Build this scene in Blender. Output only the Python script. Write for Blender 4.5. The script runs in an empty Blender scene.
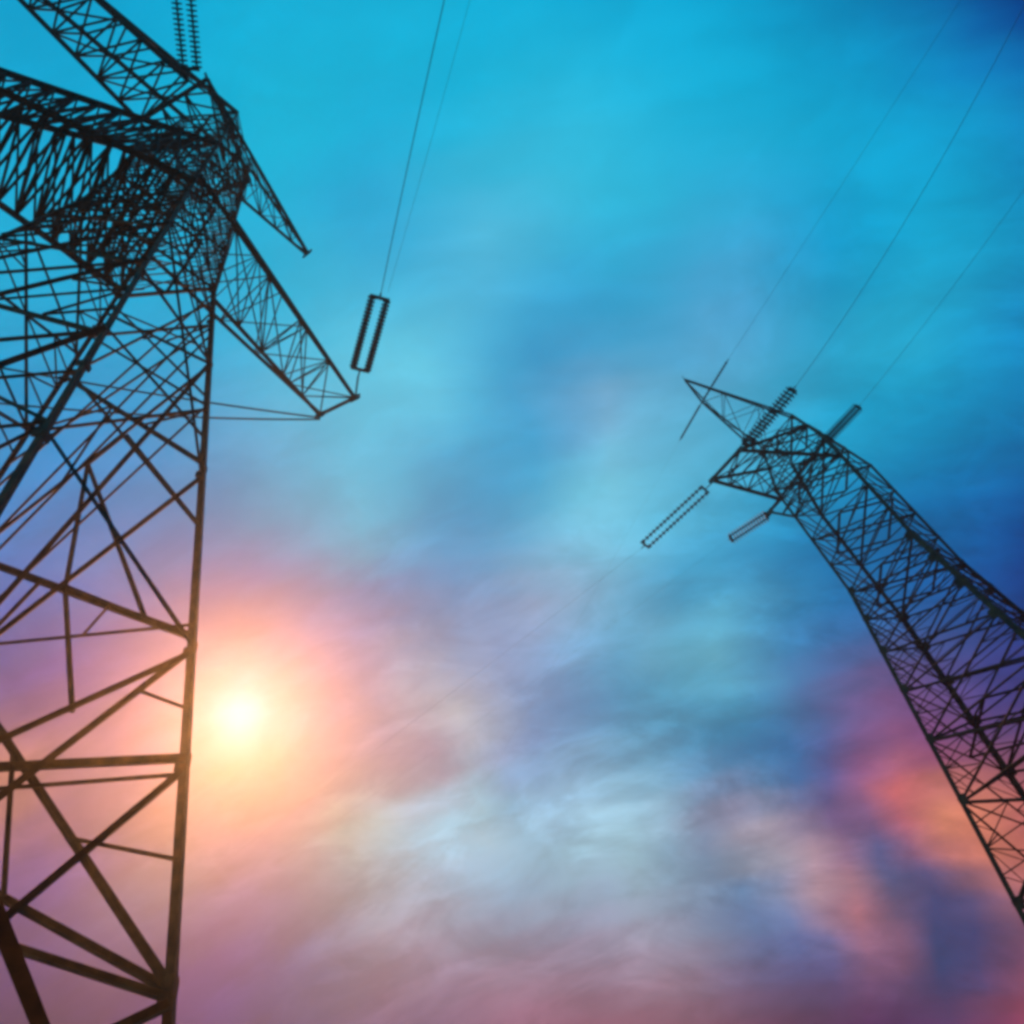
import bpy, bmesh, math, random
from mathutils import Vector, Matrix

random.seed(7)
S = bpy.context.scene
COL = S.collection

# ------------------------------------------------------------------ camera
cd = bpy.data.cameras.new('camera')
cam = bpy.data.objects.new('camera', cd); COL.objects.link(cam)
cd.sensor_fit = 'HORIZONTAL'; cd.sensor_width = 36.0; cd.lens = 36.0 * 807.64 / 1024
cd.clip_start = 0.1; cd.clip_end = 2000
# rows: the camera's right, down and forward axes in the world
RIGHT = Vector((0.96761361, 0.20166260, -0.15184238))
DOWN = Vector((-0.25243595, 0.77299398, -0.58202783))
FWD = Vector((0.0, 0.60150852, 0.79886638))
M = Matrix((RIGHT, -DOWN, -FWD)).transposed().to_4x4()
M.translation = (0, 0, 1.6)
cam.matrix_world = M
S.camera = cam

# ------------------------------------------------------------------ light, exposure
S.view_settings.view_transform = 'Standard'
S.view_settings.look = 'None'
S.view_settings.exposure = 0.0
S.view_settings.gamma = 1.0
S.cycles.filter_width = 3.7
try:
    S.cycles.use_denoising = True
    S.cycles.denoiser = 'OPENIMAGEDENOISE'
except Exception:
    pass
S.cycles.volume_bounces = 0
S.cycles.max_bounces = 4

SUN = Vector((-0.38932618, 0.72788358, 0.70371195)).normalized()
sl = bpy.data.lights.new('sun', 'SUN'); sl.energy = 3.4; sl.angle = math.radians(0.5)
sl.color = (1.0, 0.41, 0.13)
sun = bpy.data.objects.new('sun', sl); COL.objects.link(sun)
sun.rotation_euler = SUN.to_track_quat('Z', 'Y').to_euler()
sun.location = (-40, 75, 70)

# ------------------------------------------------------------------ sky: evening cloud deck
# colours of the cloud deck on a flattened (stereographic) map of the sky dome,
# south to north in rows, west to east along each row
SKY_ROWS = [
    [(31, 170, 197), (27, 170, 200), (23, 170, 203), (19, 170, 205), (15, 169, 207), (12, 169, 208), (9, 168, 210), (7, 167, 210), (6, 166, 210), (5, 164, 210), (5, 163, 210), (4, 163, 210), (4, 164, 211), (4, 165, 212), (4, 166, 213), (4, 167, 213), (4, 167, 213), (3, 166, 212), (2, 164, 210), (1, 160, 208), (1, 154, 204), (1, 147, 198), (1, 138, 191), (1, 127, 182), (1, 113, 171), (1, 96, 158), (1, 75, 142), (1, 51, 124), (1, 27, 105), (1, 27, 88), (1, 27, 88), (1, 27, 88)],
    [(34, 169, 196), (29, 170, 199), (25, 170, 202), (21, 170, 205), (17, 170, 207), (13, 170, 209), (10, 169, 211), (8, 169, 211), (7, 168, 212), (6, 166, 211), (6, 165, 211), (6, 164, 211), (5, 166, 213), (5, 168, 214), (5, 170, 215), (6, 171, 216), (6, 172, 216), (5, 171, 215), (3, 169, 214), (2, 166, 212), (1, 161, 209), (1, 155, 204), (1, 147, 198), (1, 136, 189), (1, 123, 179), (1, 107, 166), (1, 87, 150), (1, 62, 132), (1, 34, 112), (1, 27, 90), (1, 27, 88), (1, 27, 88)],
    [(36, 168, 195), (32, 169, 199), (27, 169, 202), (22, 170, 205), (18, 170, 208), (14, 170, 210), (11, 171, 212), (9, 170, 213), (7, 169, 213), (7, 168, 213), (7, 167, 212), (7, 166, 213), (6, 168, 214), (6, 171, 216), (7, 174, 217), (7, 175, 218), (8, 176, 218), (7, 175, 218), (6, 174, 217), (4, 171, 216), (2, 168, 213), (1, 162, 209), (1, 155, 204), (1, 146, 196), (1, 134, 187), (1, 118, 174), (1, 99, 159), (1, 74, 141), (1, 45, 120), (1, 27, 97), (1, 27, 88), (1, 27, 88)],
    [(39, 167, 194), (34, 168, 198), (29, 168, 201), (24, 169, 205), (20, 170, 208), (16, 171, 210), (12, 171, 212), (10, 172, 214), (8, 171, 214), (7, 170, 214), (7, 169, 214), (7, 169, 214), (7, 171, 215), (8, 174, 217), (8, 177, 218), (9, 178, 219), (10, 179, 220), (10, 179, 220), (8, 178, 219), (6, 176, 219), (4, 173, 217), (3, 169, 214), (1, 163, 210), (1, 155, 203), (1, 144, 194), (1, 130, 183), (1, 111, 168), (1, 87, 150), (1, 58, 129), (1, 27, 105), (1, 27, 88), (1, 27, 88)],
    [(42, 165, 192), (36, 166, 196), (31, 167, 200), (26, 168, 204), (21, 169, 207), (17, 170, 210), (13, 172, 213), (11, 173, 215), (9, 173, 216), (8, 172, 216), (8, 171, 216), (8, 171, 216), (8, 173, 216), (9, 177, 217), (10, 180, 219), (10, 181, 220), (11, 181, 220), (11, 181, 221), (9, 180, 221), (8, 179, 221), (8, 178, 220), (6, 174, 218), (3, 169, 215), (1, 163, 209), (1, 153, 201), (1, 141, 191), (1, 124, 178), (1, 101, 161), (1, 72, 139), (1, 36, 114), (1, 27, 89), (1, 27, 88)],
    [(45, 163, 190), (39, 164, 195), (33, 165, 199), (27, 166, 203), (22, 168, 207), (18, 170, 210), (14, 172, 213), (12, 173, 216), (10, 174, 218), (9, 174, 218), (9, 174, 218), (9, 173, 218), (10, 176, 218), (11, 179, 218), (11, 182, 219), (11, 183, 220), (12, 181, 220), (11, 181, 220), (9, 181, 221), (11, 181, 222), (15, 181, 222), (14, 179, 221), (8, 175, 219), (4, 170, 214), (1, 162, 208), (1, 152, 199), (1, 137, 188), (1, 117, 173), (1, 87, 152), (1, 51, 125), (1, 27, 99), (1, 27, 88)],
    [(48, 161, 188), (42, 162, 193), (35, 163, 197), (29, 164, 202), (24, 166, 206), (19, 168, 210), (16, 171, 213), (13, 173, 216), (11, 175, 218), (10, 176, 220), (11, 175, 219), (11, 175, 219), (11, 177, 219), (13, 180, 219), (14, 182, 219), (15, 182, 220), (15, 179, 220), (14, 179, 220), (11, 180, 220), (18, 183, 222), (24, 184, 223), (24, 183, 223), (17, 180, 222), (9, 175, 218), (5, 169, 212), (2, 161, 206), (1, 150, 198), (1, 133, 186), (1, 105, 167), (1, 69, 141), (1, 31, 112), (1, 27, 95)],
    [(52, 158, 185), (45, 159, 191), (38, 160, 196), (31, 161, 200), (25, 163, 205), (20, 165, 209), (17, 168, 212), (14, 172, 215), (12, 174, 218), (12, 176, 220), (13, 176, 220), (12, 176, 220), (13, 178, 219), (16, 179, 219), (20, 180, 219), (22, 177, 219), (24, 176, 219), (25, 178, 219), (25, 181, 220), (31, 184, 222), (35, 186, 224), (34, 186, 224), (27, 183, 223), (18, 179, 220), (11, 174, 216), (6, 168, 211), (3, 159, 205), (3, 147, 198), (3, 125, 183), (2, 94, 162), (1, 58, 134), (1, 35, 116)],
    [(55, 155, 182), (48, 155, 188), (40, 156, 193), (33, 157, 198), (26, 159, 203), (21, 162, 207), (17, 165, 211), (15, 168, 214), (14, 172, 217), (13, 173, 218), (14, 175, 219), (14, 176, 219), (15, 178, 220), (22, 179, 219), (29, 178, 219), (32, 173, 218), (36, 173, 218), (42, 178, 219), (47, 183, 221), (49, 187, 223), (47, 188, 224), (43, 188, 224), (35, 185, 223), (26, 181, 221), (19, 176, 218), (11, 171, 214), (5, 164, 209), (4, 156, 205), (4, 141, 196), (4, 121, 184), (3, 96, 165), (2, 64, 138)],
    [(59, 151, 179), (51, 151, 185), (43, 151, 190), (35, 153, 196), (28, 154, 201), (22, 157, 205), (18, 160, 209), (16, 164, 212), (15, 167, 214), (15, 170, 216), (16, 172, 217), (19, 175, 218), (22, 178, 219), (32, 180, 220), (40, 179, 219), (43, 174, 218), (48, 174, 218), (58, 179, 220), (68, 185, 222), (63, 188, 224), (54, 189, 224), (45, 189, 225), (38, 186, 224), (33, 181, 222), (27, 177, 219), (18, 172, 215), (8, 166, 210), (5, 161, 208), (6, 152, 203), (6, 138, 195), (6, 116, 178), (4, 88, 155)],
    [(64, 147, 175), (55, 146, 181), (46, 147, 187), (37, 147, 193), (29, 149, 198), (23, 151, 202), (19, 154, 206), (17, 157, 209), (16, 161, 211), (16, 164, 213), (20, 168, 215), (26, 173, 217), (33, 178, 219), (43, 182, 220), (51, 182, 220), (54, 179, 220), (57, 177, 219), (67, 180, 220), (77, 186, 222), (69, 186, 223), (55, 186, 223), (44, 187, 224), (40, 185, 223), (40, 180, 222), (37, 176, 220), (25, 171, 216), (11, 166, 211), (6, 164, 209), (6, 158, 206), (8, 148, 199), (8, 129, 185), (6, 104, 166)],
    [(69, 142, 171), (60, 142, 177), (50, 141, 183), (40, 141, 189), (31, 143, 195), (24, 144, 200), (20, 147, 203), (17, 149, 205), (16, 153, 207), (19, 157, 209), (26, 164, 212), (36, 171, 215), (45, 179, 218), (55, 184, 221), (62, 186, 222), (65, 185, 222), (64, 181, 220), (70, 181, 220), (75, 183, 221), (66, 181, 220), (53, 180, 220), (44, 180, 220), (43, 179, 220), (47, 176, 219), (44, 173, 218), (30, 168, 215), (13, 165, 211), (7, 165, 210), (7, 162, 208), (8, 154, 202), (8, 138, 190), (7, 116, 173)],
    [(75, 138, 166), (65, 136, 172), (54, 135, 179), (43, 135, 186), (33, 136, 192), (26, 138, 197), (22, 140, 200), (19, 142, 202), (19, 145, 204), (23, 150, 205), (34, 158, 208), (47, 168, 212), (58, 178, 217), (67, 186, 221), (73, 191, 224), (76, 192, 226), (76, 189, 224), (76, 185, 222), (72, 180, 220), (59, 174, 217), (49, 171, 216), (44, 172, 215), (48, 171, 215), (55, 170, 215), (52, 167, 214), (34, 163, 211), (13, 161, 209), (6, 163, 209), (7, 164, 208), (9, 158, 203), (8, 144, 193), (7, 123, 177)],
    [(82, 133, 160), (71, 131, 167), (59, 129, 174), (46, 128, 181), (36, 128, 188), (29, 131, 194), (25, 133, 197), (24, 136, 200), (25, 140, 201), (30, 144, 201), (44, 153, 204), (60, 165, 209), (71, 177, 215), (78, 187, 221), (83, 195, 226), (88, 199, 229), (87, 198, 229), (81, 189, 224), (66, 175, 217), (53, 165, 212), (49, 163, 211), (47, 164, 211), (54, 165, 210), (66, 164, 210), (61, 163, 209), (39, 159, 208), (13, 157, 206), (8, 162, 208), (12, 165, 208), (12, 160, 204), (10, 147, 194), (8, 127, 180)],
    [(89, 128, 154), (78, 125, 161), (65, 122, 168), (51, 120, 176), (39, 120, 184), (32, 123, 190), (30, 127, 194), (32, 132, 197), (35, 136, 198), (40, 140, 198), (53, 149, 200), (71, 161, 205), (81, 175, 212), (85, 187, 220), (89, 195, 226), (94, 202, 231), (94, 202, 231), (79, 186, 223), (60, 168, 213), (52, 157, 207), (60, 159, 207), (58, 161, 207), (64, 162, 207), (76, 162, 206), (70, 160, 206), (46, 159, 205), (23, 158, 205), (18, 164, 208), (20, 167, 209), (18, 161, 205), (13, 148, 196), (10, 129, 182)],
    [(98, 124, 147), (86, 120, 154), (72, 115, 162), (56, 111, 170), (42, 111, 178), (36, 114, 185), (37, 120, 190), (41, 126, 193), (45, 131, 194), (49, 136, 193), (59, 145, 195), (74, 158, 201), (84, 173, 210), (87, 185, 218), (89, 192, 223), (92, 196, 227), (91, 195, 227), (73, 179, 218), (60, 162, 209), (69, 157, 204), (84, 162, 206), (78, 165, 207), (77, 165, 208), (81, 164, 206), (73, 162, 205), (52, 161, 204), (33, 162, 205), (29, 168, 208), (29, 170, 210), (22, 161, 205), (16, 146, 196), (11, 128, 182)],
    [(108, 120, 140), (96, 115, 146), (80, 108, 154), (62, 102, 163), (46, 100, 172), (40, 103, 179), (44, 111, 184), (51, 118, 186), (55, 123, 187), (57, 128, 187), (61, 138, 189), (71, 154, 196), (80, 171, 207), (84, 183, 216), (84, 185, 218), (83, 182, 217), (77, 179, 216), (64, 169, 212), (59, 159, 206), (90, 162, 205), (110, 170, 207), (95, 172, 210), (87, 171, 210), (82, 168, 208), (71, 165, 205), (52, 163, 204), (36, 164, 205), (32, 168, 207), (30, 168, 208), (22, 158, 204), (16, 142, 195), (11, 125, 181)],
    [(118, 117, 132), (108, 111, 138), (91, 102, 145), (69, 92, 154), (50, 86, 163), (44, 89, 171), (52, 99, 175), (61, 107, 177), (65, 112, 177), (65, 117, 178), (62, 129, 182), (67, 148, 191), (76, 168, 205), (80, 181, 214), (77, 178, 213), (72, 167, 207), (65, 164, 207), (56, 162, 208), (55, 160, 207), (89, 165, 208), (113, 175, 210), (101, 179, 214), (91, 176, 213), (81, 172, 210), (68, 168, 207), (49, 164, 204), (33, 162, 203), (25, 163, 204), (23, 162, 205), (18, 152, 201), (13, 138, 192), (9, 120, 178)],
    [(129, 115, 124), (122, 109, 129), (106, 99, 135), (80, 83, 144), (54, 71, 154), (47, 73, 161), (59, 85, 165), (70, 94, 165), (75, 99, 165), (75, 105, 168), (71, 117, 175), (69, 138, 186), (74, 161, 201), (76, 178, 212), (72, 172, 209), (64, 159, 203), (59, 157, 203), (56, 161, 208), (62, 169, 213), (94, 187, 223), (114, 195, 225), (100, 186, 220), (90, 181, 216), (79, 175, 212), (63, 169, 207), (44, 164, 204), (27, 159, 201), (18, 157, 201), (15, 153, 201), (12, 145, 197), (9, 132, 187), (7, 113, 172)],
    [(140, 114, 117), (137, 110, 120), (124, 99, 125), (96, 79, 133), (61, 57, 143), (51, 56, 150), (64, 70, 153), (78, 82, 152), (85, 88, 151), (85, 93, 155), (80, 104, 165), (74, 125, 178), (73, 148, 193), (74, 165, 204), (69, 162, 203), (62, 155, 201), (61, 155, 203), (67, 164, 209), (81, 179, 219), (106, 200, 230), (116, 205, 232), (100, 192, 224), (88, 183, 218), (76, 176, 212), (57, 168, 207), (37, 161, 203), (22, 155, 199), (13, 149, 197), (9, 144, 195), (8, 135, 190), (7, 122, 180), (5, 103, 163)],
    [(148, 113, 111), (151, 111, 112), (145, 104, 115), (119, 84, 122), (76, 54, 132), (61, 48, 140), (73, 62, 141), (86, 74, 140), (93, 81, 137), (93, 86, 139), (87, 96, 152), (78, 112, 168), (74, 130, 181), (74, 144, 190), (70, 148, 194), (66, 149, 197), (71, 155, 202), (84, 167, 210), (100, 184, 220), (113, 199, 229), (113, 201, 230), (97, 191, 223), (83, 181, 216), (70, 173, 211), (50, 164, 205), (30, 156, 200), (16, 148, 196), (8, 140, 192), (6, 132, 188), (6, 121, 180), (5, 107, 167), (4, 89, 151)],
    [(151, 110, 107), (160, 112, 107), (164, 111, 107), (147, 97, 111), (103, 67, 123), (76, 53, 132), (83, 61, 132), (93, 72, 131), (100, 79, 128), (100, 83, 127), (92, 92, 144), (83, 103, 161), (80, 117, 172), (81, 127, 178), (78, 135, 184), (76, 144, 193), (88, 155, 201), (108, 169, 209), (119, 184, 218), (118, 194, 224), (106, 193, 224), (88, 184, 218), (73, 174, 212), (60, 166, 207), (42, 157, 201), (23, 148, 196), (9, 139, 191), (4, 130, 186), (4, 120, 180), (4, 106, 167), (3, 88, 151), (2, 72, 137)],
    [(146, 103, 105), (157, 108, 106), (170, 113, 104), (167, 109, 104), (119, 79, 117), (85, 60, 127), (87, 63, 127), (98, 74, 127), (104, 84, 131), (103, 88, 132), (95, 93, 144), (89, 102, 159), (92, 115, 169), (96, 123, 171), (94, 132, 178), (94, 142, 189), (108, 154, 198), (131, 170, 207), (133, 182, 215), (119, 187, 219), (98, 183, 217), (76, 173, 212), (62, 165, 207), (50, 157, 202), (34, 148, 196), (16, 138, 191), (4, 129, 185), (2, 119, 179), (2, 108, 171), (3, 91, 155), (2, 70, 135), (2, 57, 123)],
    [(132, 93, 106), (140, 96, 109), (150, 101, 110), (148, 98, 109), (114, 76, 116), (86, 63, 123), (90, 66, 121), (101, 77, 122), (107, 90, 134), (104, 96, 145), (97, 96, 148), (94, 104, 160), (105, 121, 170), (118, 138, 176), (115, 142, 181), (110, 145, 188), (121, 154, 196), (143, 168, 204), (137, 178, 212), (117, 181, 215), (91, 174, 212), (65, 164, 206), (56, 159, 202), (47, 150, 197), (30, 140, 191), (12, 129, 186), (2, 119, 179), (1, 109, 172), (1, 98, 163), (2, 80, 147), (1, 56, 123), (2, 45, 114)],
    [(112, 79, 107), (112, 79, 115), (110, 77, 121), (105, 72, 122), (95, 65, 117), (87, 64, 117), (94, 70, 113), (103, 79, 111), (107, 90, 119), (103, 96, 135), (97, 98, 144), (98, 106, 157), (116, 128, 170), (135, 151, 181), (135, 156, 186), (122, 151, 189), (124, 153, 195), (133, 163, 202), (126, 173, 209), (109, 176, 211), (91, 171, 209), (65, 161, 203), (64, 161, 203), (53, 149, 195), (32, 134, 188), (13, 122, 181), (3, 110, 172), (2, 99, 164), (2, 90, 157), (3, 78, 146), (3, 56, 125), (3, 41, 111)],
    [(89, 64, 108), (83, 61, 119), (70, 54, 131), (64, 51, 134), (76, 57, 122), (85, 68, 116), (96, 75, 108), (104, 79, 103), (105, 86, 101), (101, 93, 118), (96, 98, 136), (101, 107, 150), (121, 128, 165), (144, 154, 180), (154, 168, 190), (137, 160, 193), (122, 153, 195), (116, 157, 199), (107, 165, 205), (98, 171, 208), (98, 173, 208), (87, 173, 208), (86, 175, 209), (67, 154, 197), (40, 133, 185), (22, 117, 176), (15, 103, 166), (11, 92, 156), (11, 83, 150), (10, 73, 141), (8, 56, 127), (8, 40, 110)],
    [(70, 50, 106), (61, 47, 118), (49, 44, 132), (50, 49, 137), (68, 63, 129), (84, 77, 120), (96, 83, 112), (102, 82, 107), (102, 83, 109), (99, 93, 119), (95, 102, 132), (101, 110, 144), (124, 126, 159), (147, 151, 177), (168, 180, 194), (145, 166, 196), (115, 151, 194), (101, 149, 195), (91, 155, 199), (84, 162, 202), (95, 171, 204), (94, 178, 209), (99, 183, 211), (77, 158, 197), (53, 131, 182), (42, 112, 170), (42, 99, 160), (38, 87, 150), (31, 77, 143), (23, 66, 134), (18, 52, 122), (17, 38, 109)],
    [(55, 39, 100), (48, 38, 112), (45, 42, 125), (54, 56, 134), (70, 74, 133), (84, 89, 127), (94, 93, 121), (97, 87, 118), (98, 87, 122), (98, 101, 128), (100, 116, 136), (108, 123, 147), (128, 129, 158), (144, 143, 173), (156, 172, 192), (135, 161, 192), (104, 145, 190), (92, 143, 190), (82, 146, 191), (73, 153, 194), (78, 161, 197), (84, 169, 201), (85, 169, 202), (74, 149, 190), (65, 123, 174), (69, 105, 162), (75, 95, 153), (69, 85, 146), (55, 74, 137), (39, 60, 127), (29, 49, 118), (28, 38, 107)],
    [(45, 29, 92), (41, 31, 102), (46, 40, 115), (60, 60, 128), (73, 77, 133), (82, 91, 131), (89, 95, 128), (91, 89, 128), (95, 94, 131), (100, 114, 136), (107, 137, 145), (117, 144, 157), (133, 145, 169), (147, 152, 180), (141, 167, 192), (120, 150, 187), (102, 144, 190), (95, 146, 190), (85, 145, 187), (77, 151, 190), (73, 153, 190), (69, 153, 191), (65, 151, 190), (63, 135, 180), (72, 111, 163), (92, 98, 153), (107, 92, 148), (97, 83, 142), (76, 73, 135), (53, 59, 126), (42, 49, 117), (41, 39, 106)],
    [(38, 27, 88), (38, 27, 92), (45, 33, 102), (59, 52, 117), (70, 68, 127), (76, 79, 130), (81, 83, 131), (84, 86, 133), (91, 99, 137), (101, 123, 144), (112, 149, 155), (122, 162, 171), (133, 171, 193), (146, 188, 213), (134, 183, 205), (108, 151, 187), (111, 159, 200), (113, 163, 200), (101, 156, 190), (95, 160, 195), (76, 149, 188), (59, 139, 181), (49, 134, 179), (51, 120, 171), (74, 101, 156), (109, 91, 146), (128, 88, 142), (117, 80, 138), (94, 72, 133), (68, 61, 127), (58, 52, 117), (59, 44, 105)],
    [(33, 27, 88), (35, 27, 88), (43, 27, 93), (54, 40, 108), (63, 52, 120), (68, 59, 127), (72, 66, 131), (78, 80, 135), (88, 100, 140), (102, 125, 148), (115, 150, 161), (125, 167, 181), (133, 186, 209), (149, 208, 233), (142, 194, 214), (118, 172, 201), (138, 191, 225), (143, 194, 225), (131, 183, 210), (122, 178, 208), (92, 150, 189), (65, 130, 175), (50, 122, 172), (43, 108, 163), (76, 92, 150), (123, 87, 139), (145, 87, 134), (135, 79, 134), (118, 75, 130), (94, 68, 124), (84, 60, 114), (82, 51, 102)],
    [(29, 27, 88), (32, 27, 88), (39, 27, 88), (48, 27, 101), (55, 37, 113), (59, 42, 121), (64, 53, 128), (72, 74, 133), (85, 97, 139), (102, 122, 148), (118, 145, 162), (129, 164, 182), (137, 185, 208), (147, 199, 224), (148, 191, 211), (135, 184, 209), (148, 199, 228), (157, 207, 232), (150, 198, 221), (143, 187, 212), (119, 151, 186), (101, 133, 173), (77, 124, 168), (54, 104, 159), (82, 88, 146), (137, 86, 132), (171, 96, 123), (161, 88, 125), (153, 89, 122), (133, 82, 117), (116, 71, 109), (109, 59, 98)],
    [(26, 27, 88), (29, 27, 88), (35, 27, 88), (42, 27, 94), (48, 27, 106), (53, 35, 116), (59, 50, 124), (68, 71, 130), (83, 94, 136), (104, 116, 145), (123, 137, 158), (134, 155, 176), (140, 173, 197), (142, 184, 210), (138, 182, 208), (136, 181, 205), (141, 187, 208), (151, 197, 217), (150, 195, 214), (138, 175, 199), (129, 145, 175), (139, 142, 172), (126, 138, 170), (98, 114, 159), (94, 88, 142), (137, 88, 129), (202, 103, 106), (201, 117, 110), (193, 111, 111), (170, 97, 107), (148, 82, 102), (135, 68, 93)],
    [(23, 27, 88), (26, 27, 88), (32, 27, 88), (38, 27, 88), (44, 27, 100), (50, 33, 110), (57, 51, 119), (68, 70, 125), (84, 89, 132), (107, 109, 140), (129, 127, 150), (140, 143, 166), (141, 158, 182), (138, 167, 193), (132, 169, 197), (133, 170, 195), (137, 175, 196), (145, 184, 205), (145, 186, 203), (128, 166, 191), (123, 145, 176), (157, 154, 174), (165, 155, 173), (142, 129, 161), (116, 91, 138), (126, 89, 132), (186, 100, 111), (216, 131, 103), (218, 127, 101), (194, 107, 99), (171, 90, 95), (156, 74, 88)],
    [(20, 27, 88), (24, 27, 88), (29, 27, 88), (34, 27, 88), (41, 27, 94), (48, 32, 104), (56, 49, 113), (69, 66, 120), (87, 83, 126), (109, 100, 133), (131, 115, 142), (141, 129, 154), (140, 141, 166), (138, 148, 174), (134, 153, 180), (135, 158, 183), (138, 164, 189), (143, 172, 197), (142, 175, 194), (128, 163, 188), (120, 150, 181), (137, 152, 176), (158, 154, 172), (173, 143, 159), (141, 107, 139), (84, 91, 142), (134, 91, 123), (190, 114, 108), (212, 123, 99), (199, 109, 96), (183, 93, 91), (170, 78, 88)],
    [(18, 27, 88), (22, 27, 88), (26, 27, 88), (32, 27, 88), (39, 27, 88), (47, 28, 97), (57, 45, 106), (70, 61, 113), (87, 76, 119), (107, 91, 126), (126, 104, 134), (134, 116, 143), (136, 124, 151), (138, 130, 155), (138, 136, 162), (139, 144, 170), (142, 152, 179), (145, 159, 185), (142, 162, 184), (133, 157, 182), (118, 147, 178), (95, 132, 172), (121, 133, 165), (172, 138, 152), (164, 118, 134), (82, 89, 134), (81, 80, 128), (134, 94, 116), (174, 106, 105), (185, 102, 96), (183, 91, 88), (178, 79, 88)],
    [(16, 27, 88), (20, 27, 88), (25, 27, 88), (31, 27, 88), (38, 27, 88), (46, 27, 89), (57, 38, 98), (70, 53, 105), (86, 67, 112), (103, 81, 119), (117, 93, 127), (124, 103, 135), (130, 109, 138), (136, 114, 139), (140, 121, 146), (143, 130, 156), (146, 139, 165), (147, 146, 170), (144, 148, 170), (134, 144, 169), (113, 134, 167), (89, 119, 163), (93, 112, 157), (144, 118, 145), (178, 114, 127), (109, 89, 124), (55, 70, 124), (80, 76, 122), (134, 89, 109), (165, 92, 97), (178, 86, 88), (181, 77, 88)],
    [(15, 27, 88), (19, 27, 88), (24, 27, 88), (30, 27, 88), (37, 27, 88), (46, 27, 88), (57, 31, 90), (70, 45, 97), (84, 58, 104), (98, 70, 111), (109, 81, 118), (116, 90, 125), (124, 96, 127), (133, 101, 128), (139, 108, 133), (144, 117, 142), (148, 125, 150), (148, 131, 154), (144, 132, 154), (134, 127, 151), (112, 118, 150), (89, 105, 149), (80, 97, 147), (100, 99, 146), (156, 106, 133), (130, 92, 123), (45, 66, 117), (53, 65, 118), (109, 77, 109), (151, 82, 96), (173, 80, 88), (182, 73, 88)],
    [(14, 27, 88), (18, 27, 88), (23, 27, 88), (30, 27, 88), (37, 27, 88), (46, 27, 88), (57, 27, 88), (69, 36, 89), (81, 48, 96), (93, 59, 102), (103, 69, 109), (111, 77, 114), (120, 83, 116), (129, 89, 117), (137, 95, 121), (142, 103, 128), (146, 110, 134), (146, 115, 137), (142, 115, 136), (132, 110, 133), (113, 101, 132), (93, 91, 131), (82, 84, 131), (86, 84, 134), (130, 90, 127), (123, 84, 117), (33, 65, 117), (53, 63, 114), (105, 70, 105), (146, 75, 92), (171, 74, 88), (184, 68, 88)],
    [(14, 27, 88), (18, 27, 88), (23, 27, 88), (30, 27, 88), (37, 27, 88), (46, 27, 88), (56, 27, 88), (67, 27, 88), (79, 38, 88), (90, 48, 92), (99, 57, 98), (108, 65, 102), (117, 71, 104), (126, 76, 106), (134, 83, 109), (139, 89, 114), (143, 95, 118), (143, 98, 120), (138, 98, 119), (128, 93, 116), (113, 86, 114), (98, 77, 112), (88, 71, 111), (86, 68, 113), (102, 68, 108), (88, 64, 105), (45, 59, 109), (71, 61, 107), (118, 67, 96), (151, 69, 88), (173, 67, 88), (186, 62, 88)],
    [(14, 27, 88), (18, 27, 88), (24, 27, 88), (30, 27, 88), (38, 27, 88), (46, 27, 88), (56, 27, 88), (66, 27, 88), (77, 27, 88), (87, 37, 88), (96, 45, 88), (105, 52, 90), (114, 59, 93), (122, 64, 94), (130, 70, 97), (136, 75, 100), (139, 80, 102), (138, 82, 103), (134, 81, 102), (125, 77, 99), (112, 70, 97), (99, 62, 94), (88, 56, 92), (83, 51, 91), (81, 46, 88), (71, 45, 88), (66, 49, 92), (96, 56, 90), (135, 62, 88), (159, 63, 88), (177, 60, 88), (189, 56, 88)],
    [(14, 27, 88), (19, 27, 88), (24, 27, 88), (31, 27, 88), (38, 27, 88), (46, 27, 88), (55, 27, 88), (65, 27, 88), (75, 27, 88), (84, 27, 88), (94, 33, 88), (102, 40, 88), (111, 46, 88), (119, 52, 88), (126, 57, 88), (131, 61, 88), (134, 65, 88), (133, 66, 88), (129, 65, 88), (121, 61, 88), (111, 55, 88), (99, 48, 88), (89, 41, 88), (81, 35, 88), (75, 31, 88), (73, 32, 88), (83, 39, 88), (111, 47, 88), (143, 53, 88), (165, 54, 88), (181, 53, 88), (192, 48, 88)],
]

U0, U1, V0, V1 = -0.43, 0.35, -0.03, 0.74


def lin(h):
    v = h / 255
    return v / 12.92 if v <= 0.04045 else ((v + 0.055) / 1.055) ** 2.4


W = bpy.data.worlds.new('World'); S.world = W; W.use_nodes = True
nt = W.node_tree; nt.nodes.clear()


def N(tree, kind, **kw):
    n = tree.nodes.new(kind)
    for k, v in kw.items():
        setattr(n, k, v)
    return n


def math_(tree, op, a, b=None, c=None):
    n = N(tree, 'ShaderNodeMath', operation=op)
    for i, v in enumerate((a, b, c)):
        if v is None: continue
        if isinstance(v, (int, float)): n.inputs[i].default_value = v
        else: tree.links.new(v, n.inputs[i])
    return n.outputs[0]


def vmath(tree, op, a, b=None, out=0):
    n = N(tree, 'ShaderNodeVectorMath', operation=op)
    for i, v in enumerate((a, b)):
        if v is None: continue
        if isinstance(v, (tuple, list, Vector)): n.inputs[i].default_value = tuple(v)
        else: tree.links.new(v, n.inputs[i])
    return n.outputs[out]


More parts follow.
